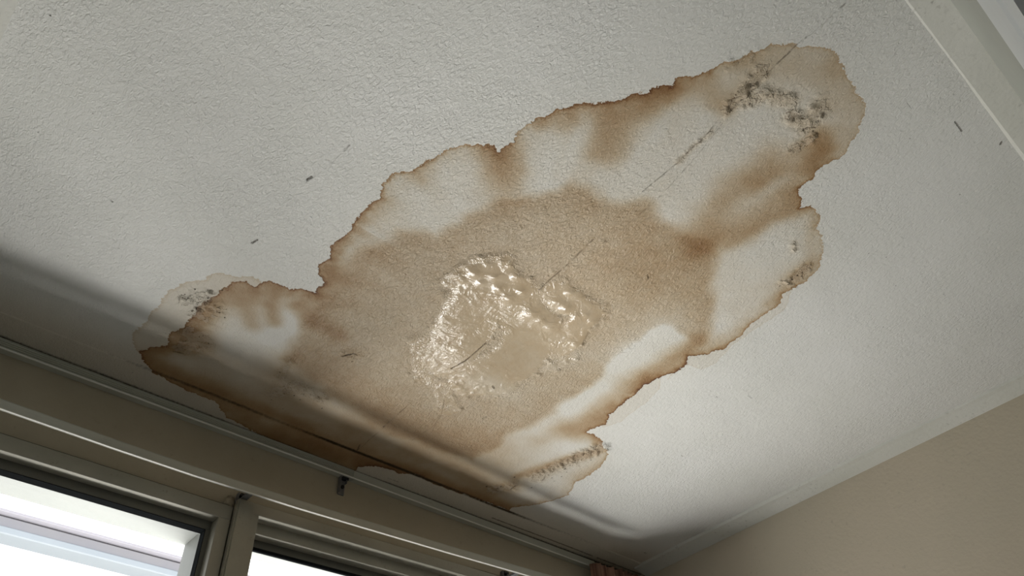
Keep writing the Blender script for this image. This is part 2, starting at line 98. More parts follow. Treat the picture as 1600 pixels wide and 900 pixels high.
# ------------------------------------------------------------------ materials
class NT:
    def __init__(s, name):
        s.m = bpy.data.materials.new(name); s.m.use_nodes = True; s.t = s.m.node_tree
        s.b = s.t.nodes['Principled BSDF']
    def n(s, typ, **kw):
        nd = s.t.nodes.new(typ)
        for k, v in kw.items(): setattr(nd, k, v)
        return nd
    def put(s, sock, v):
        if isinstance(v, bpy.types.NodeSocket): s.t.links.new(v, sock)
        elif v is not None: sock.default_value = v
    def math(s, op, a, b=None, c=None, clamp=False):
        nd = s.n('ShaderNodeMath', operation=op); nd.use_clamp = clamp
        s.put(nd.inputs[0], a); s.put(nd.inputs[1], b)
        if c is not None: s.put(nd.inputs[2], c)
        return nd.outputs[0]
    def noise(s, vec, scale, detail=3, rough=.5, dist=0):
        nd = s.n('ShaderNodeTexNoise'); s.put(nd.inputs['Vector'], vec)
        nd.inputs['Scale'].default_value = scale; nd.inputs['Detail'].default_value = detail
        nd.inputs['Roughness'].default_value = rough; nd.inputs['Distortion'].default_value = dist
        return nd.outputs[0]
    def vor(s, vec, scale, feature='F1', rnd=1):
        nd = s.n('ShaderNodeTexVoronoi', feature=feature); s.put(nd.inputs['Vector'], vec)
        nd.inputs['Scale'].default_value = scale; nd.inputs['Randomness'].default_value = rnd
        return nd.outputs['Distance']
    def mapr(s, v, a, b, c=0, d=1, smooth=False):
        nd = s.n('ShaderNodeMapRange', interpolation_type='SMOOTHSTEP' if smooth else 'LINEAR')
        for i, q in enumerate((v, a, b, c, d)): s.put(nd.inputs[i], q)
        return nd.outputs[0]
    def pos(s, scale=None, rot=None):
        g = s.n('ShaderNodeTexCoord').outputs['Object']
        if scale is None: return g
        mp = s.n('ShaderNodeMapping'); s.put(mp.inputs[0], g); mp.inputs['Scale'].default_value = scale
        if rot: mp.inputs['Rotation'].default_value = rot
        return mp.outputs[0]
    def attr(s, name):
        return s.n('ShaderNodeAttribute', attribute_name=name).outputs['Fac']
    def mix(s, f, a, b, mode='MIX'):
        nd = s.n('ShaderNodeMix', data_type='RGBA', blend_type=mode)
        s.put(nd.inputs[0], f); s.put(nd.inputs[6], a); s.put(nd.inputs[7], b); return nd.outputs[2]
    def bump(s, h, strength=.5, dist=.002, normal=None):
        nd = s.n('ShaderNodeBump'); nd.inputs['Strength'].default_value = strength
        s.put(nd.inputs['Distance'], dist); s.put(nd.inputs['Height'], h)
        if normal: s.put(nd.inputs['Normal'], normal)
        return nd.outputs[0]

CEIL_ALBEDO = (0.70, 0.695, 0.668, 1)
def ceiling_material():
    s = NT('stained_plaster'); p = s.pos(); M = s.math
    n1 = s.noise(p, 34, 6, .62); n2 = s.noise(p, 190, 3, .6)
    edge = M('ADD', M('MULTIPLY', M('SUBTRACT', n1, .5), .034), M('MULTIPLY', M('SUBTRACT', n2, .5), .0105))
    m = M('ADD', s.attr('sd_main'), edge)
    o = M('ADD', s.attr('sd_outer'), edge)
    c = M('ADD', s.attr('sd_cream'), M('MULTIPLY', edge, .5))
    mmask = s.mapr(m, -.0004, .0012); omask = s.mapr(o, -.0004, .0012); cmask = s.mapr(c, -.0004, .0008)
    rim = s.attr('rim')
    mp = M('MAXIMUM', m, 0.0); op = M('MAXIMUM', o, 0.0)
    # tide marks: a thin line at the edge and a wider brown shade inside it
    blot = s.mapr(s.noise(p, 15, 4, .6), .32, .68, .25, 1.6)
    thin = M('MULTIPLY', M('EXPONENT', M('DIVIDE', mp, -.0030)), 2.9)
    wide = M('MULTIPLY', M('MULTIPLY', M('EXPONENT', M('DIVIDE', mp, -.024)), 1.1), blot)
    rimD = M('MULTIPLY', M('ADD', thin, wide), rim)
    # streaks fading inwards
    dens = M('MULTIPLY', s.attr('dens'), s.mapr(s.noise(p, 22, 5, .65), .2, .8, .78, 1.2))
    dens = M('MAXIMUM', M('ADD', dens, M('MULTIPLY', M('SUBTRACT', s.noise(p, 9, 4, .6), .5), .28)), 0.10)
    D = M('MULTIPLY', mmask, M('ADD', dens, rimD))
    oD = M('MULTIPLY', omask, M('ADD', .30, M('MULTIPLY', M('EXPONENT', M('DIVIDE', op, -.004)), .55)))
    oD = M('MULTIPLY', oD, M('SUBTRACT', 1.0, mmask))
    D = M('ADD', D, oD)
    cD = M('MULTIPLY', cmask, M('ADD', .13, M('MULTIPLY', M('EXPONENT', M('DIVIDE', M('MAXIMUM', c, 0.0), -.0015)), .3)))
    cD = M('MULTIPLY', cD, M('SUBTRACT', 1.0, M('MAXIMUM', mmask, omask)))
    D = M('ADD', D, cD)
    halo = M('MULTIPLY', M('EXPONENT', M('DIVIDE', M('ABSOLUTE', m), -.05)), .05)
    D = M('ADD', M('ADD', D, halo), M('MULTIPLY', s.attr('shade_tint'), .38))  # last term puts the warm tone of the shaded window-side band into the colour
    cc = s.n('ShaderNodeCombineColor')
    for i, a in enumerate((.39, .625, .97)):
        s.put(cc.inputs[i], M('EXPONENT', M('MULTIPLY', D, -a)))
    base = s.mix(s.mapr(s.noise(p, 3.2, 4, .6), .35, .7), CEIL_ALBEDO, (0.66, 0.657, 0.62, 1))
    colr = s.mix(1.0, base, cc.outputs[0], 'MULTIPLY')
    # bare, lifted paint and dark mould specks in the scabbed zones
    scab = s.attr('scab')
    sn = s.noise(p, 230, 3, .6); sn2 = s.noise(p, 60, 3, .6)
    lift = M('MULTIPLY', s.mapr(M('ADD', M('MULTIPLY', scab, .5), sn2), .74, .80), s.mapr(scab, .15, .4))
    colr = s.mix(M('MULTIPLY', lift, .22), colr, (0.66, 0.60, 0.50, 1))
    speck = M('MULTIPLY', s.mapr(sn, .56, .62), M('MULTIPLY', s.mapr(scab, .25, .7), s.mapr(s.noise(p, 45, 2), .44, .54)))
    colr = s.mix(M('MULTIPLY', speck, .75), colr, (0.12, 0.075, 0.04, 1))
    # scattered pin holes
    v = s.vor(p, 26); pin = M('MULTIPLY', s.mapr(v, .035, .05, 1, 0), s.mapr(s.noise(p, 11, 2), .54, .6))
    colr = s.mix(M('MULTIPLY', pin, .55), colr, (0.12, 0.10, 0.08, 1))
    cd = M('ADD', s.attr('crackd'), M('MULTIPLY', M('SUBTRACT', s.noise(p, 150, 4, .7), .5), .0042))
    gn = M('MULTIPLY', s.mapr(cd, .0001, .0012, 1, 0), s.mapr(s.attr('cracks'), 0.15, 1, 0, .95))
    gn = M('MULTIPLY', gn, s.mapr(s.noise(p, 38, 3), .40, .56, .25, 1))
    grime = s.attr('grime')
    gg = s.mapr(M('ADD', grime, M('MULTIPLY', M('SUBTRACT', s.noise(p, 130, 3), .5), .7)), .12, .9)
    gg = M('MULTIPLY', gg, s.mapr(grime, 0, .1))
    colr = s.mix(M('MAXIMUM', gn, gg), colr, (0.055, 0.036, 0.02, 1))
    s.put(s.b.inputs['Specular IOR Level'], s.mapr(M('MAXIMUM', M('MAXIMUM', gn, gg), speck), 0, 1, .42, .03))
    s.put(s.b.inputs['Base Color'], colr)
    wet = s.attr('wet')
    wetm = s.mapr(M('ADD', wet, M('MULTIPLY', M('SUBTRACT', s.noise(p, 30, 4), .5), .45)), .38, .62, smooth=True)
    damp = s.mapr(s.attr('core'), .2, 1)
    rough = M('SUBTRACT', .62, M('MULTIPLY', damp, .17))
    rough = M('ADD', M('MULTIPLY', rough, M('SUBTRACT', 1.0, wetm)), M('MULTIPLY', wetm, .10))
    s.put(s.b.inputs['Roughness'], rough)
    # plaster texture
    pa = s.pos((1, .55, 1), (0, 0, .5))
    t1 = s.noise(pa, 175, 3, .5, .8); t2 = s.noise(p, 420, 2, .5); t3 = s.noise(p, 14, 3, .5)
    amp = s.mapr(s.noise(p, 2.6, 3), .35, .65, .5, 1.1)
    h = M('MULTIPLY', M('ADD', M('SUBTRACT', t1, .5), M('MULTIPLY', M('SUBTRACT', t2, .5), .25)), amp)
    h = M('MULTIPLY', h, s.mapr(wetm, 0, 1, 1, .12))
    h = M('ADD', h, M('MULTIPLY', t3, .6))
    h = M('ADD', h, M('MULTIPLY', M('MULTIPLY', damp, M('SUBTRACT', 1.0, wetm)), M('MULTIPLY', M('SUBTRACT', s.noise(pa, 95, 3, .6, 1.6), .5), 1.25)))
    h = M('ADD', h, M('MULTIPLY', wetm, M('MULTIPLY', M('SUBTRACT', s.noise(p, 22, 3, .5, 1.5), .5), M('ADD', .35, s.mapr(s.noise(p, 6, 2), .4, .6, 0, .5)))))
    ring = s.attr('ring'); wr = M('ABSOLUTE', M('SUBTRACT', s.noise(p, 46, 2, .5, 2.0), .5))
    h = M('ADD', h, M('MULTIPLY', ring, s.mapr(wr, 0, .16, .32, 0)))
    sc = M('MULTIPLY', scab, M('ADD', M('MULTIPLY', M('SUBTRACT', s.noise(p, 150, 3, .6, 1.0), .5), 1.3), M('MULTIPLY', lift, 1.0)))
    h = M('ADD', h, sc)
    h = M('SUBTRACT', h, M('MULTIPLY', gn, 1.3))
    h = M('ADD', h, M('MULTIPLY', M('MULTIPLY', mmask, -1.0), .25))
    s.put(s.b.inputs['Normal'], s.bump(h, .9, .0036))
    return s.m

def paint(name, c, c2=None, rough=.6, bump=.3, scale=60, dirt=0, spec=.35, nscale=4, dscale=70, dcol=(.10, .085, .06, 1), stretch=None):
    s = NT(name); p = s.pos(); M = s.math
    q = s.pos(stretch) if stretch else p
    base = s.mix(s.mapr(s.noise(p, nscale, 4, .6), .35, .7), (*c, 1), (*(c2 or c), 1))
    if dirt:
        d = M('MULTIPLY', s.mapr(s.noise(q, dscale, 5, .7), .58, .75), s.mapr(s.noise(p, 9, 3), .42, .62))
        base = s.mix(M('MULTIPLY', d, dirt), base, dcol)
    s.put(s.b.inputs['Base Color'], base)
    s.b.inputs['Roughness'].default_value = rough; s.b.inputs['Specular IOR Level'].default_value = spec
    if bump: s.put(s.b.inputs['Normal'], s.bump(M('ADD', s.noise(p, scale, 4, .55), M('MULTIPLY', s.noise(p, 12, 2), 1.0)), bump, .002))
    return s.m
def glass_mat():
    s = NT('window_glass'); t = s.t
    tr = s.n('ShaderNodeBsdfTransparent'); tr.inputs[0].default_value = (.965, .97, .965, 1)
    gl = s.n('ShaderNodeBsdfGlossy'); gl.inputs['Roughness'].default_value = .03
    fr = s.n('ShaderNodeFresnel'); fr.inputs[0].default_value = 1.25
    mx = s.n('ShaderNodeMixShader'); s.put(mx.inputs[0], fr.outputs[0]); t.links.new(tr.outputs[0], mx.inputs[1]); t.links.new(gl.outputs[0], mx.inputs[2])
    t.links.new(mx.outputs[0], t.nodes['Material Output'].inputs[0]); t.nodes.remove(s.b); return s.m

MC = ceiling_material()
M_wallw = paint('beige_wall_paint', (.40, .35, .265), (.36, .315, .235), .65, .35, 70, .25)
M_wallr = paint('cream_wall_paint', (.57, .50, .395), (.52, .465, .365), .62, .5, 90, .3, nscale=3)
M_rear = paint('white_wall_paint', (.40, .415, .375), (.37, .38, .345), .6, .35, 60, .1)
M_corn = paint('cornice_paint', (.66, .655, .61), (.60, .60, .545), .55, .6, 90, .6, dscale=80)
M_gloss = paint('white_gloss_paint', (.70, .73, .74), (.66, .69, .70), .35, .1, 30, 0, .5)
M_rail = paint('rail_enamel', (.50, .50, .44), (.44, .44, .385), .38, .12, 60, .35, .5, stretch=(.2, 1, 1))
M_lit_lip = paint('lit_lip', (.85, .84, .78), None, .35, 0, spec=.5)  # paler than the rail so that its lower edges look lit
M_frame = paint('aluminium_frame', (.40, .375, .31), (.31, .295, .24), .42, .2, 120, .75, .5, dscale=90); M_frame.node_tree.nodes['Principled BSDF'].inputs['Metallic'].default_value = .15
M_sash = paint('dark_aluminium_sash', (.155, .15, .125), (.125, .12, .10), .45, .2, 90, .4, .5)
M_gask = paint('black_rubber', (.012, .014, .016), None, .95, 0, spec=.08)
M_out = paint('pale_outer_frame', (.22, .23, .22), (.20, .21, .205), .5, .3, 60, .25)
M_brk = paint('zinc_bracket', (.17, .17, .175), (.11, .11, .115), .4, .2, 90, .5, .6)
M_dark = paint('dark_screw', (.02, .02, .02), None, .5, 0)
M_floor = paint('timber_floor', (.30, .235, .17), (.25, .19, .13), .4, .1, 20)
M_hall = paint('hall_paint', (.10, .08, .055), None, .8, 0)
M_beam = paint('weathered_white_beam', (.33, .325, .35), (.30, .30, .335), .6, .2, 50, .2)
M_beam2 = paint('pale_blue_gutter', (.29, .325, .365), (.27, .305, .345), .5, .1, 50, .1)
M_roof = paint('grey_roofing', (.34, .33, .37), None, .7, .2, 50, .2)
M_ground = paint('pale_paving', (.45, .43, .39), (.40, .38, .34), .8, .2, 20)
M_glass = glass_mat()
def curtain_mat():
    s = NT('curtain_cloth'); p = s.pos(); M = s.math
    q = s.pos((1, 1, .03))
    base = s.mix(s.mapr(s.noise(q, 55, 3), .4, .6), (.40, .235, .165, 1), (.22, .11, .075, 1))
    s.put(s.b.inputs['Base Color'], base); s.b.inputs['Roughness'].default_value = .9
    s.put(s.b.inputs['Normal'], s.bump(s.noise(p, 900, 2), .3, .0005)); return s.m
M_curt = curtain_mat()

# ------------------------------------------------------------------ ceiling field
rng = np.random.default_rng(5)
def vnoise(x, y, f, seed):
    r = np.random.default_rng(seed).random((256, 256)).astype(np.float32)
    u, v = x * f + 37.3, y * f + 11.7
    i, j = np.floor(u).astype(int), np.floor(v).astype(int)
    a, b = u - i, v - j; a = a * a * (3 - 2 * a); b = b * b * (3 - 2 * b)
    g = lambda ii, jj: r[ii % 256, jj % 256]
    return (g(i, j) * (1 - a) + g(i + 1, j) * a) * (1 - b) + (g(i, j + 1) * (1 - a) + g(i + 1, j + 1) * a) * b
def fbm(x, y, f, seed, octv=4, gain=.5):
    s = 0; a = 1; t = 0
    for k in range(octv): s = s + a * vnoise(x, y, f * 2 ** k, seed + k); t += a; a *= gain
    return s / t
def segdist(x, y, pts, closed=False):
    d = np.full(x.shape, 9.0); P = list(pts) + ([pts[0]] if closed else [])
    if len(P) == 1: return np.hypot(x - P[0][0], y - P[0][1])
    for (ax, ay), (bx, by) in zip(P, P[1:]):
        vx, vy = bx - ax, by - ay; L = vx * vx + vy * vy + 1e-12
        t = np.clip(((x - ax) * vx + (y - ay) * vy) / L, 0, 1)
        d = np.minimum(d, (x - ax - t * vx) ** 2 + (y - ay - t * vy) ** 2)
    return np.sqrt(d)
def sdf(x, y, pts):
    d = segdist(x, y, pts, True); ins = np.zeros(x.shape, bool)
    P = list(pts) + [pts[0]]
    for (ax, ay), (bx, by) in zip(P, P[1:]):
        if ay == by: continue
        c = ((ay > y) != (by > y)) & (x < (bx - ax) * (y - ay) / (by - ay) + ax); ins ^= c
    return np.where(ins, d, -d)
def sstep(a, b, v):
    t = np.clip((v - a) / (b - a), 0, 1); return t * t * (3 - 2 * t)
def fields(x, y):
    F = {}
    wx = (fbm(x, y, 14, 1) - .5) * .05; wy = (fbm(x, y, 14, 21) - .5) * .05
    F['sd_main'] = sdf(x, y, MAIN); F['sd_outer'] = sdf(x, y, OUTER)
    F['sd_cream'] = np.maximum(sdf(x, y, CREAM), sdf(x, y, CREAM2))
    # strength of the tide mark along the outline
    wsum = np.full(x.shape, 1e-4); val = np.full(x.shape, .6e-4)
    for (px, py, r, s) in RIMS:
        g = np.exp(-((x - px) ** 2 + (y - py) ** 2) / (r * r * 1.1)); wsum += g; val += g * s
    F['rim'] = val / wsum
    core = sdf(x + wx, y + wy, CORE); F['core'] = sstep(-.022, .02, core)
    edge_dark = np.exp(-((core - .02) / .035) ** 2) * .12
    d = .20 + F['core'] * .74 + edge_dark * F['core']
    # radial fingers running out of the middle
    ang = np.arctan2(y - .98, x - .98); rad = np.hypot(x - .98, y - .98)
    fing = (vnoise(ang * 9, rad * 1.2, 1.0, 77) - .5) + .55 * (vnoise(ang * 30 + wx * 30, rad * 2.5, 1.0, 78) - .5)
    sdm = F['sd_main']
    d += np.where(sdm > 0, np.exp(-np.maximum(sdm, 0) / .09) * fing * .55 * np.clip(F['rim'], 0, 1.2), 0)
    for pts, r, a in ST:
        q = segdist(x + wx * .6, y + wy * .6, pts); d += a * np.exp(-(q / (r * 1.15)) ** 2)
    d += (sstep(1.24 * K, 1.33 * K, y) * sstep(.15, .3, x / K) * sstep(1.3, .9, x / K)) * (.55 + 1.3 * (fbm(x, y, 12, 91, 4) - .45))
    sc = np.zeros(x.shape)
    for pts, r, a in SCAB:
        q = segdist(x + wx * .5, y + wy * .5, pts); sc = np.maximum(sc, a * np.exp(-(q / (r * 1.2)) ** 2))
    F['dens'] = np.maximum(d + sc * .55, .02); F['scab'] = sc; F['shade_tint'] = sstep(1.20 * K, 1.36 * K, y)
    wt = np.zeros(x.shape)
    for pts, r, a in WET:
        q = segdist(x + wx * .5, y + wy * .5, pts); wt = np.maximum(wt, a * sstep(r * 1.5, r * .6, q))
    F['wet'] = wt
    cdist = np.full(x.shape, .05); cst = np.zeros(x.shape)
    for pts, r, a in CRACK:
        q = np.maximum(segdist(x + wx * .06, y + wy * .06, pts) - r * .35, -.001); near = q < cdist
        cst = np.where(near, a, cst); cdist = np.minimum(cdist, q)
    F['crackd'] = cdist; F['cracks'] = cst; F['grime'] = np.zeros(x.shape)
    F['ring'] = np.exp(-((wt - .38) / .30) ** 2) * sstep(.02, .12, wt)
    # relief, positive = hanging down
    h = (fbm(x, y, 2.2, 51, 3) - .5) * .010
    bl = sstep(.25, .9, wt)
    h += bl * (.003 + (fbm(x, y, 7, 61, 2) - .5) * .007)
    ringz = np.clip(1 - np.abs(wt - .35) / .35, 0, 1)
    h += ringz * np.clip(fbm(x, y, 55, 71, 2) - .55, 0, 1) * .016
    for (px, py, r, a) in LUMP:
        q = np.hypot(x - px, y - py) / (r * 1.0); h += a * .9 * np.exp(-q ** 2)
    h += sc * np.maximum(fbm(x, y, 85, 81, 2, .6) - .46, 0) * .026
    return F, h
def field_mesh(name, xs, ys, zfun, extra=None):
    gx, gy = np.meshgrid(xs, ys); x = gx.ravel(); y = gy.ravel()
    F, h = fields(x, y)
    if extra: extra(F, x, y)
    z = zfun(x, y) - h
    nx, ny = len(xs), len(ys); n = nx * ny
    co = np.stack([x, y, z], 1).astype(np.float32)
    i = np.arange(n).reshape(ny, nx)
    q = np.stack([i[:-1, :-1], i[1:, :-1], i[1:, 1:], i[:-1, 1:]], -1).reshape(-1, 4)    # normal down
    me = bpy.data.meshes.new(name); me.vertices.add(n); me.vertices.foreach_set('co', co.ravel())
    me.loops.add(q.size); me.loops.foreach_set('vertex_index', q.ravel().astype(np.int32))
    me.polygons.add(len(q)); me.polygons.foreach_set('loop_start', np.arange(0, q.size, 4, dtype=np.int32))
    me.polygons.foreach_set('loop_total', np.full(len(q), 4, np.int32))
    me.update(calc_edges=True); me.polygons.foreach_set('use_smooth', np.ones(len(q), bool))
    for k, v in F.items():
        a = me.attributes.new(k, 'FLOAT', 'POINT'); a.data.foreach_set('value', v.astype(np.float32))
    return me
XL, XR, YR, YW = -.20, 1.856, -.113, 1.402      # wall planes, plan units
CXL, CXR, CYR, CYW = -.148, 1.806, -.073, 1.326  # inner edges of the cornice strips
step = .0034
def joint_dirt(F, x, y):
    yy = y / K
    F['grime'] = np.maximum(F['grime'], np.exp(-((yy - CYW) / .0040) ** 2) * sstep(.14, .5, x / K) * (.35 + .9 * vnoise(x, y, 6, 5)) * sstep(1.75, 1.3, x / K))
ceil_me = field_mesh('ceiling', np.arange((CXL - .01) * K, (CXR + .01) * K, step), np.arange((CYR - .01) * K, (CYW + .004) * K, step), lambda x, y: np.full(x.shape, HC), lambda F, x, y: joint_dirt(F, x, y))
ceiling = tag(link(ceil_me, 'ceiling', MC), kind='structure')
ceiling['label'] = 'off-white plaster ceiling with a large brown water stain'
# window side cornice strip: a hair lower, dirty joint along its edge
def extra(F, x, y):
    yy = y / K
    joint = np.exp(-((yy - CYW) / .0042) ** 2) * sstep(.12, .5, x / K) * (.35 + .9 * vnoise(x, y, 6, 5)) * sstep(1.75, 1.3, x / K)
    j2 = np.exp(-((yy - 1.374) / .0022) ** 2) * (vnoise(x, y * 0, 5, 15) > .45) * .8 * sstep(.85, 1.0, x / K)
    j3 = np.exp(-((yy - 1.392) / .005) ** 2) * .75
    F['grime'] = np.maximum(F['grime'], np.maximum(joint, np.maximum(j2, j3)))
def corn_z(x, y):
    t = (y / K - CYW) / (YW - CYW)
    return HC - .0022 - .006 * t * t - np.where(t < .02, -.0022, 0)
corn_me = field_mesh('trim_1', np.arange((XL - .004) * K, (XR + .006) * K, step), np.arange(CYW * K, YW * K + .003, .0026), corn_z, extra)
trim1 = tag(link(corn_me, 'trim_1', MC), kind='structure')
# right, rear and left cornice strips
def strip(name, mat, prof, axis, a0, a1, n=2):
    bm = bmesh.new()
    rings = []
    for i in range(n + 1):
        t = a0 + (a1 - a0) * i / n
        rings.append([bm.verts.new(wp(*( (u, t, z) if axis == 'Y' else (t, u, z)))) for (u, z) in prof])
    m = len(prof)
    for a, b in zip(rings, rings[1:]):
        for i in range(m): bm.faces.new((a[i], a[(i + 1) % m], b[(i + 1) % m], b[i]))
    bm.faces.new(rings[0]); bm.faces.new(rings[-1][::-1])
    return tag(obj(name, bm, mat), kind='structure')
strip('trim_2', M_corn, [(CXR - .004, 1.001), (CXR, .994), (CXR + .012, .9925), (XR, .982), (XR + .01, .982), (XR + .01, 1.02), (CXR - .004, 1.02)], 'Y', YR, CYW + .03)
strip('trim_3', M_corn, [(CYR + .006, 1.002), (CYR, .9955), (CYR - .004, .995), (YR, .991), (YR - .01, .991), (YR - .01, 1.02), (CYR + .006, 1.02)], 'X', XL, XR)
strip('trim_4', M_corn, [(CXL + .002, 1.001), (CXL - .009, .988), (XL, .986), (XL - .01, .986), (XL - .01, 1.02), (CXL + .002, 1.02)], 'Y', YR, YW)

# ------------------------------------------------------------------ walls and floor
def slab(name, mat, *b):
    bm = bmesh.new()
    for q in b: box(bm, *q)
    return tag(obj(name, bm, mat), kind='structure')
FZ = -CZ / K
W1R, W2L, W2R = .555, .588, 1.62
SILL = -.15
T = .176
# window wall with one wide opening; its head follows the slightly rising window head
bm = bmesh.new()
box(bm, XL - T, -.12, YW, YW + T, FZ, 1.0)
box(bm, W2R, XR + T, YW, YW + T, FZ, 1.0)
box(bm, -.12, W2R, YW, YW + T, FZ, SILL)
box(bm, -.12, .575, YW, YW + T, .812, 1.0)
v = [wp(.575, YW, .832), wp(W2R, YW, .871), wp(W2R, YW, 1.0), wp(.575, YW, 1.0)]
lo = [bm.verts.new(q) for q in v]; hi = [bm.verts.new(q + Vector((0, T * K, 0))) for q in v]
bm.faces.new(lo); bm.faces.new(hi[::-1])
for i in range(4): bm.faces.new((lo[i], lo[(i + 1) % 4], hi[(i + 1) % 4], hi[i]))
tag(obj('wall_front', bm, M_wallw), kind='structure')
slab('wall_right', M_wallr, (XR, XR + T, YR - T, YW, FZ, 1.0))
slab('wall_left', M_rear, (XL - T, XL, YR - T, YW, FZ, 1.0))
DX0, DX1, DH = .22, 1.55, .605
slab('wall_back', M_rear, (XL, DX0, YR - T, YR, FZ, 1.0), (DX1, XR, YR - T, YR, FZ, 1.0), (DX0, DX1, YR - T, YR, DH, 1.0))
slab('floor', M_floor, (XL - T, XR + T, YR - T - 1.1, YW + T, FZ - .05, FZ))
slab('wall_hall', M_hall, (XL, XR, YR - T - 1.1, YR - T - 1.0, FZ, 1.0), (XL - T, XL, YR - T - 1.1, YR - T, FZ, 1.0), (XR, XR + T, YR - T - 1.1, YR - T, FZ, 1.0), (XL - T, XR + T, YR - T - 1.1, YR - T, 1.0, 1.05))
slab('leak_cover', M_hall, (XL - T, XR + T, YR - T, YW + T, 1.03, 1.06))  # unseen slab added above the ceiling to keep sky light from leaking in
# door casing
dc = empty('door_1', wp(DX0, YR, FZ)); tag(dc, 'white painted door casing around the dark doorway', kind='structure')
bm = bmesh.new()
prof = [(YR, .792), (YR + .003, .791), (YR + .010, .684), (YR + .010, .655), (YR + .007, .650), (YR + .009, DH - .008), (YR - T, DH - .008), (YR - T, DH + .012), (YR, DH + .012)]
extrude_profile(bm, prof, [(DX0 - .14, 0, 0), (DX1 + .14, 0, 0)])
hd = obj('head_casing', bm, M_gloss); hd.parent = dc; hd.matrix_parent_inverse = Matrix.Translation(-dc.location)
for x0, x1 in ((DX0 - .14, DX0 + .004), (DX1 - .004, DX1 + .14)):
    bm = bmesh.new(); box(bm, x0, x1, YR + .001, YR + .014, FZ, DH - .003, .004)
    j = obj('side_casing', bm, M_gloss); j.parent = dc; j.matrix_parent_inverse = Matrix.Translation(-dc.location)

# ------------------------------------------------------------------ windows
def child(name, bm, mat, par, smooth=False):
    o = obj(name, bm, mat, smooth=smooth); o.parent = par; o.matrix_parent_inverse = Matrix.Translation(-par.location); return o
def ring(bm, x0, x1, z0, z1, wx, wz, y0, y1, bev=.0015, tilt=0, xt=0):
    """rectangular frame: outer x0..x1,z0..z1"""
    box(bm, x0, x1, y0, y1, z1 - wz, z1, bev, tilt, xt); box(bm, x0, x1, y0, y1, z0, z0 + wz, bev, tilt, xt)
    box(bm, x0, x0 + wx, y0, y1, z0 + wz, z1 - wz, bev, tilt, xt); box(bm, x1 - wx, x1, y0, y1, z0 + wz, z1 - wz, bev, tilt, xt)
w1 = tag(empty('window_1', wp(.2, YW, SILL)), 'left aluminium window with one large pane', kind='structure')
bm = bmesh.new(); ring(bm, -.12, .553, SILL, .812, .026, .030, 1.394, 1.4222); child('window_frame', bm, M_frame, w1)
bm = bmesh.new(); ring(bm, -.1, .530, SILL + .02, .79, .0122, .0260, 1.4222, 1.4431); child('sash', bm, M_sash, w1)
bm = bmesh.new(); ring(bm, -.09, .5178, SILL + .04, .7640, .0010, .0012, 1.4226, 1.4430, 0); child('gasket', bm, M_gask, w1)
bm = bmesh.new(); ring(bm, -.10, .5600, SILL + .02, .80, .0410, .0360, 1.4432, 1.4490); child('outer_sash', bm, M_out, w1)
bm = bmesh.new(); box(bm, -.08, .517, 1.4422, 1.4430, SILL + .04, .7635); child('pane', bm, M_glass, w1)
w2 = tag(empty('window_2', wp(1.1, YW, SILL)), 'right aluminium window with stepped head frame', kind='structure')
TL = .026; XT = .594
bm = bmesh.new(); ring(bm, .585, W2R, SILL, .835, .026, .0250, 1.394, 1.4232, .0015, TL, XT); child('window_frame', bm, M_frame, w2)
bm = bmesh.new(); ring(bm, .600, W2R, SILL + .01, .812, .005, .0250, 1.4240, 1.4520, .0015, TL, XT); child('outer_track', bm, M_frame, w2)
bm = bmesh.new(); ring(bm, .600, W2R, SILL + .02, .80, .006, .0300, 1.4522, 1.4580, .001, TL, XT); child('sash', bm, M_sash, w2)
bm = bmesh.new(); ring(bm, .604, W2R, SILL + .03, .7705, .004, .0070, 1.4505, 1.4570, 0, TL, XT); child('gasket', bm, M_gask, w2)
bm = bmesh.new(); ring(bm, .600, W2R, SILL + .01, .80, .010, .0360, 1.4582, 1.4640, .001, TL, XT); child('outer_sash', bm, M_out, w2)
bm = bmesh.new(); box(bm, .606, W2R - .01, 1.4572, 1.4580, SILL + .04, .768, 0, TL, XT); child('pane', bm, M_glass, w2)
bm = bmesh.new(); box(bm, -.12, .553, 1.3985, 1.4025, .8115, .8150, .0005); child('sealant', bm, M_dark, w1)
bm = bmesh.new(); box(bm, .592, W2R, 1.3985, 1.4025, .8348, .8372, .0005, TL, XT); child('sealant', bm, M_dark, w2)
bm = bmesh.new(); box(bm, -.119, .545, 1.470, 1.577, .7990, .8115, .001); box(bm, .538, .556, 1.470, 1.577, SILL, .799, .001); child('outer_lining', bm, M_out, w1)
bm = bmesh.new(); box(bm, .60, W2R, 1.470, 1.577, .8070, .8310, .001, .03, XT); child('outer_lining', bm, M_out, w2)
# mullion cover post between the two windows
bm = bmesh.new(); box(bm, .5535, .5895, 1.376, 1.3935, SILL, .826, .004, seg=2); box(bm, .5565, .5845, 1.3935, YW + T - .002, SILL, .82)
tag(obj('trim_5', bm, M_frame), 'grey upright mullion post between the windows', kind='structure')

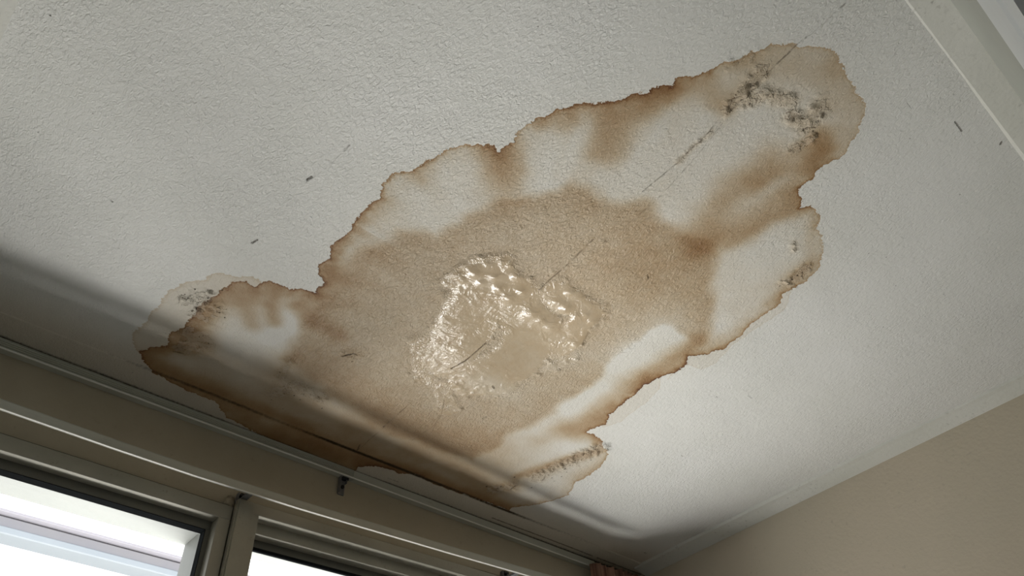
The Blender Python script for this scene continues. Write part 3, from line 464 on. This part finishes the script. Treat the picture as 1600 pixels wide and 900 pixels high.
# ------------------------------------------------------------------ curtain rails
def rail_prof(y, zb, h, d):
    """fluted face with a turned lip along the bottom"""
    p = [(y + d, zb), (y - .004, zb - .0005), (y - .0045, zb + .0022), (y, zb + .003)]
    n = 4; z0 = zb + .0045; dz = (h - .006) / n
    for i in range(n):
        a = z0 + i * dz
        p += [(y, a), (y, a + dz * .62), (y + .0022, a + dz * .70), (y + .0022, a + dz * .92)]
    p += [(y, zb + h - .0006), (y, zb + h), (y + d, zb + h)]
    return p
r1 = empty('curtain_rail', wp(.7, 1.395, .97)); tag(r1, 'fluted off-white curtain rail running under the ceiling cornice', 'curtain rail')
bm = bmesh.new(); extrude_profile(bm, rail_prof(1.388, .9690, .0235, .0135), [(XL + .003, 0, 0), (.822, 0, 0)]); child('rail_section', bm, M_rail, r1)
bm = bmesh.new(); extrude_profile(bm, [(1.4015, .9685), (1.3845, .9680), (1.384, .9708), (1.3882, .9715), (1.3882, .9922), (1.4015, .9922)], [(.8225, 0, 0), (1.66, 0, -.0012)]); child('rail_section', bm, M_rail, r1)
bm = bmesh.new(); box(bm, XL + .003, 1.66, 1.3815, 1.3850, .9672, .9695, .0008); lp = child('lower_lip', bm, M_lit_lip, r1); lp['label'] = 'lower edge coloured pale as if lit'
r2 = empty('curtain_rail', wp(.7, 1.36, .83)); tag(r2, 'slim curtain rail with a bright lower lip just above the windows', 'curtain rail')
YS = 1.335
pth = [(x * YS / 1.4, 0, z * YS / 1.4 - .8) for x, z in [(-.19, .864), (.09, .8585), (.3, .8545), (.456, .8535), (.7, .8575), (.9, .8640), (1.118, .8715), (1.389, .8825), (1.64, .893)]]
bm = bmesh.new(); extrude_profile(bm, [(YS + .005, .8012), (YS + .002, .800), (YS - .003, .7995), (YS - .0040, .8012), (YS - .0005, .8026), (YS - .0005, .8180), (YS + .001, .8205), (YS + .005, .8205)], pth); child('rail_section', bm, M_rail, r2)
bm = bmesh.new(); extrude_profile(bm, [(YS - .0046, .7990), (YS - .0015, .7990), (YS - .0015, .7996), (YS - .0040, .8004), (YS - .0046, .8002)], pth); lp = child('lower_lip', bm, M_lit_lip, r2); lp['label'] = 'lower edge coloured bright as if lit'
for xs, zr in ((.566, .832), (1.300, .850), (.03, .838)):
    bm = bmesh.new(); box(bm, xs - .006, xs + .006, YS + .0035, YW + .002, zr - .006, zr, .0008); child('wall_arm', bm, M_brk, r2)

def bracket(label, x, ztop, hgt, wdt=.016, broken=False):
    e = empty('rail_bracket', wp(x, YW, ztop - hgt)); tag(e, label, 'bracket')
    bm = bmesh.new(); box(bm, x - wdt / 2, x + wdt / 2, YW - .0045, YW - .0005, ztop - hgt, ztop, .001)
    child('back_plate', bm, M_brk, e)
    for s in (-1, 1):
        bm = bmesh.new(); box(bm, x + s * wdt / 2 - .0012, x + s * wdt / 2 + .0012, YW - .0125, YW - .001, ztop - hgt * (.95 if s < 0 else .35), ztop, .0005)
        child('side_flange', bm, M_brk, e)
    bm = bmesh.new(); cyl(bm, wp(x + .001, YW - .006, ztop - hgt * .55), .0045 * K, .004, 'Y', 16); cyl(bm, wp(x + .001, YW - .0075, ztop - hgt * .55), .002 * K, .006, 'Y', 6)
    child('screw', bm, M_dark, e)
    bm = bmesh.new(); box(bm, x - wdt * .3, x + wdt * .75, YW - .0135, YW - .0015, ztop - .007, ztop - .0005, .0008)
    child('clip', bm, M_dark, e)
    return e
bracket('small grey metal bracket below the upper curtain rail', .799, .9685, .044)
bracket('metal bracket at the top of the mullion under the lower rail', .566, .8450, .022, .018)
bracket('dark bracket under the lower rail, nearer the curtain', 1.300, .8690, .034, .015)
# chipped plaster lump beside the mullion bracket
bm = bmesh.new(); bmesh.ops.create_icosphere(bm, subdivisions=3, radius=1)
for v_ in bm.verts:
    n = 1 + .35 * math.sin(v_.co.x * 7 + v_.co.z * 5) * math.cos(v_.co.z * 9 + v_.co.y * 4)
    v_.co = wp(.545, YW - .001, .822) + Vector((v_.co.x * .014 * n, v_.co.y * .004 * n, v_.co.z * .017 * n))
tag(obj('plaster_lump', bm, M_wallw, smooth=True), 'crumbling dab of plaster beside the bracket on the mullion', 'plaster')

# ------------------------------------------------------------------ curtain in the corner
bm = bmesh.new(); NX, NZ = 260, 30; rows = []
for j in range(NZ + 1):
    t = j / NZ; row = []
    for i in range(NX + 1):
        s = i / NX
        ph = s * 2 * math.pi * 8.5 + .9 * math.sin(s * 9)
        x = 1.602 + s * .232 + .006 * math.sin(ph * 2 + 1) * (.5 + .5 * t)
        y = 1.345 + .019 * math.sin(ph) * (.75 + .25 * math.sin(s * 13 + 2)) - .004 * t
        ztop = .955 + .012 * s + .003 * math.sin(ph * 1.0)
        row.append(bm.verts.new(wp(x, y, ztop + (FZ + .02 - ztop) * t)))
    rows.append(row)
for a, b in zip(rows, rows[1:]):
    for i in range(NX): bm.faces.new((a[i], a[i + 1], b[i + 1], b[i]))
cu = obj('curtain', bm, M_curt, smooth=True)
md = cu.modifiers.new('thickness', 'SOLIDIFY'); md.thickness = .0015
tag(cu, 'pleated reddish brown curtain bunched in the far corner', 'curtain')

# ------------------------------------------------------------------ outside
YB = 3.4
b1 = empty('pergola_beam', wp(0, YB, FZ)); tag(b1, 'pale overexposed beam with gutter seen outside through the left window', 'beam')
bm = bmesh.new(); box(bm, -1.6, 1.62, YB, YB + .12, .469 * YB, .482 * YB, .006); child('beam', bm, M_beam, b1)
bm = bmesh.new(); box(bm, -1.6, 1.62, YB - .03, YB + .16, .483 * YB, .4865 * YB, .003); child('cap_strip', bm, M_roof, b1)
bm = bmesh.new(); box(bm, -1.6, 1.62, YB - .02, YB + .08, .4590 * YB, .4680 * YB, .006); child('gutter', bm, M_beam2, b1)
for x in (-1.5, 1.5):
    bm = bmesh.new(); box(bm, x - .04, x + .04, YB + .02, YB + .08, FZ, .46 * YB, .004); child('post', bm, M_beam, b1)
bm = bmesh.new(); box(bm, -9, 11, YW + T, 16, FZ - .15, FZ - .1)
tag(obj('ground', bm, M_ground), kind='structure')
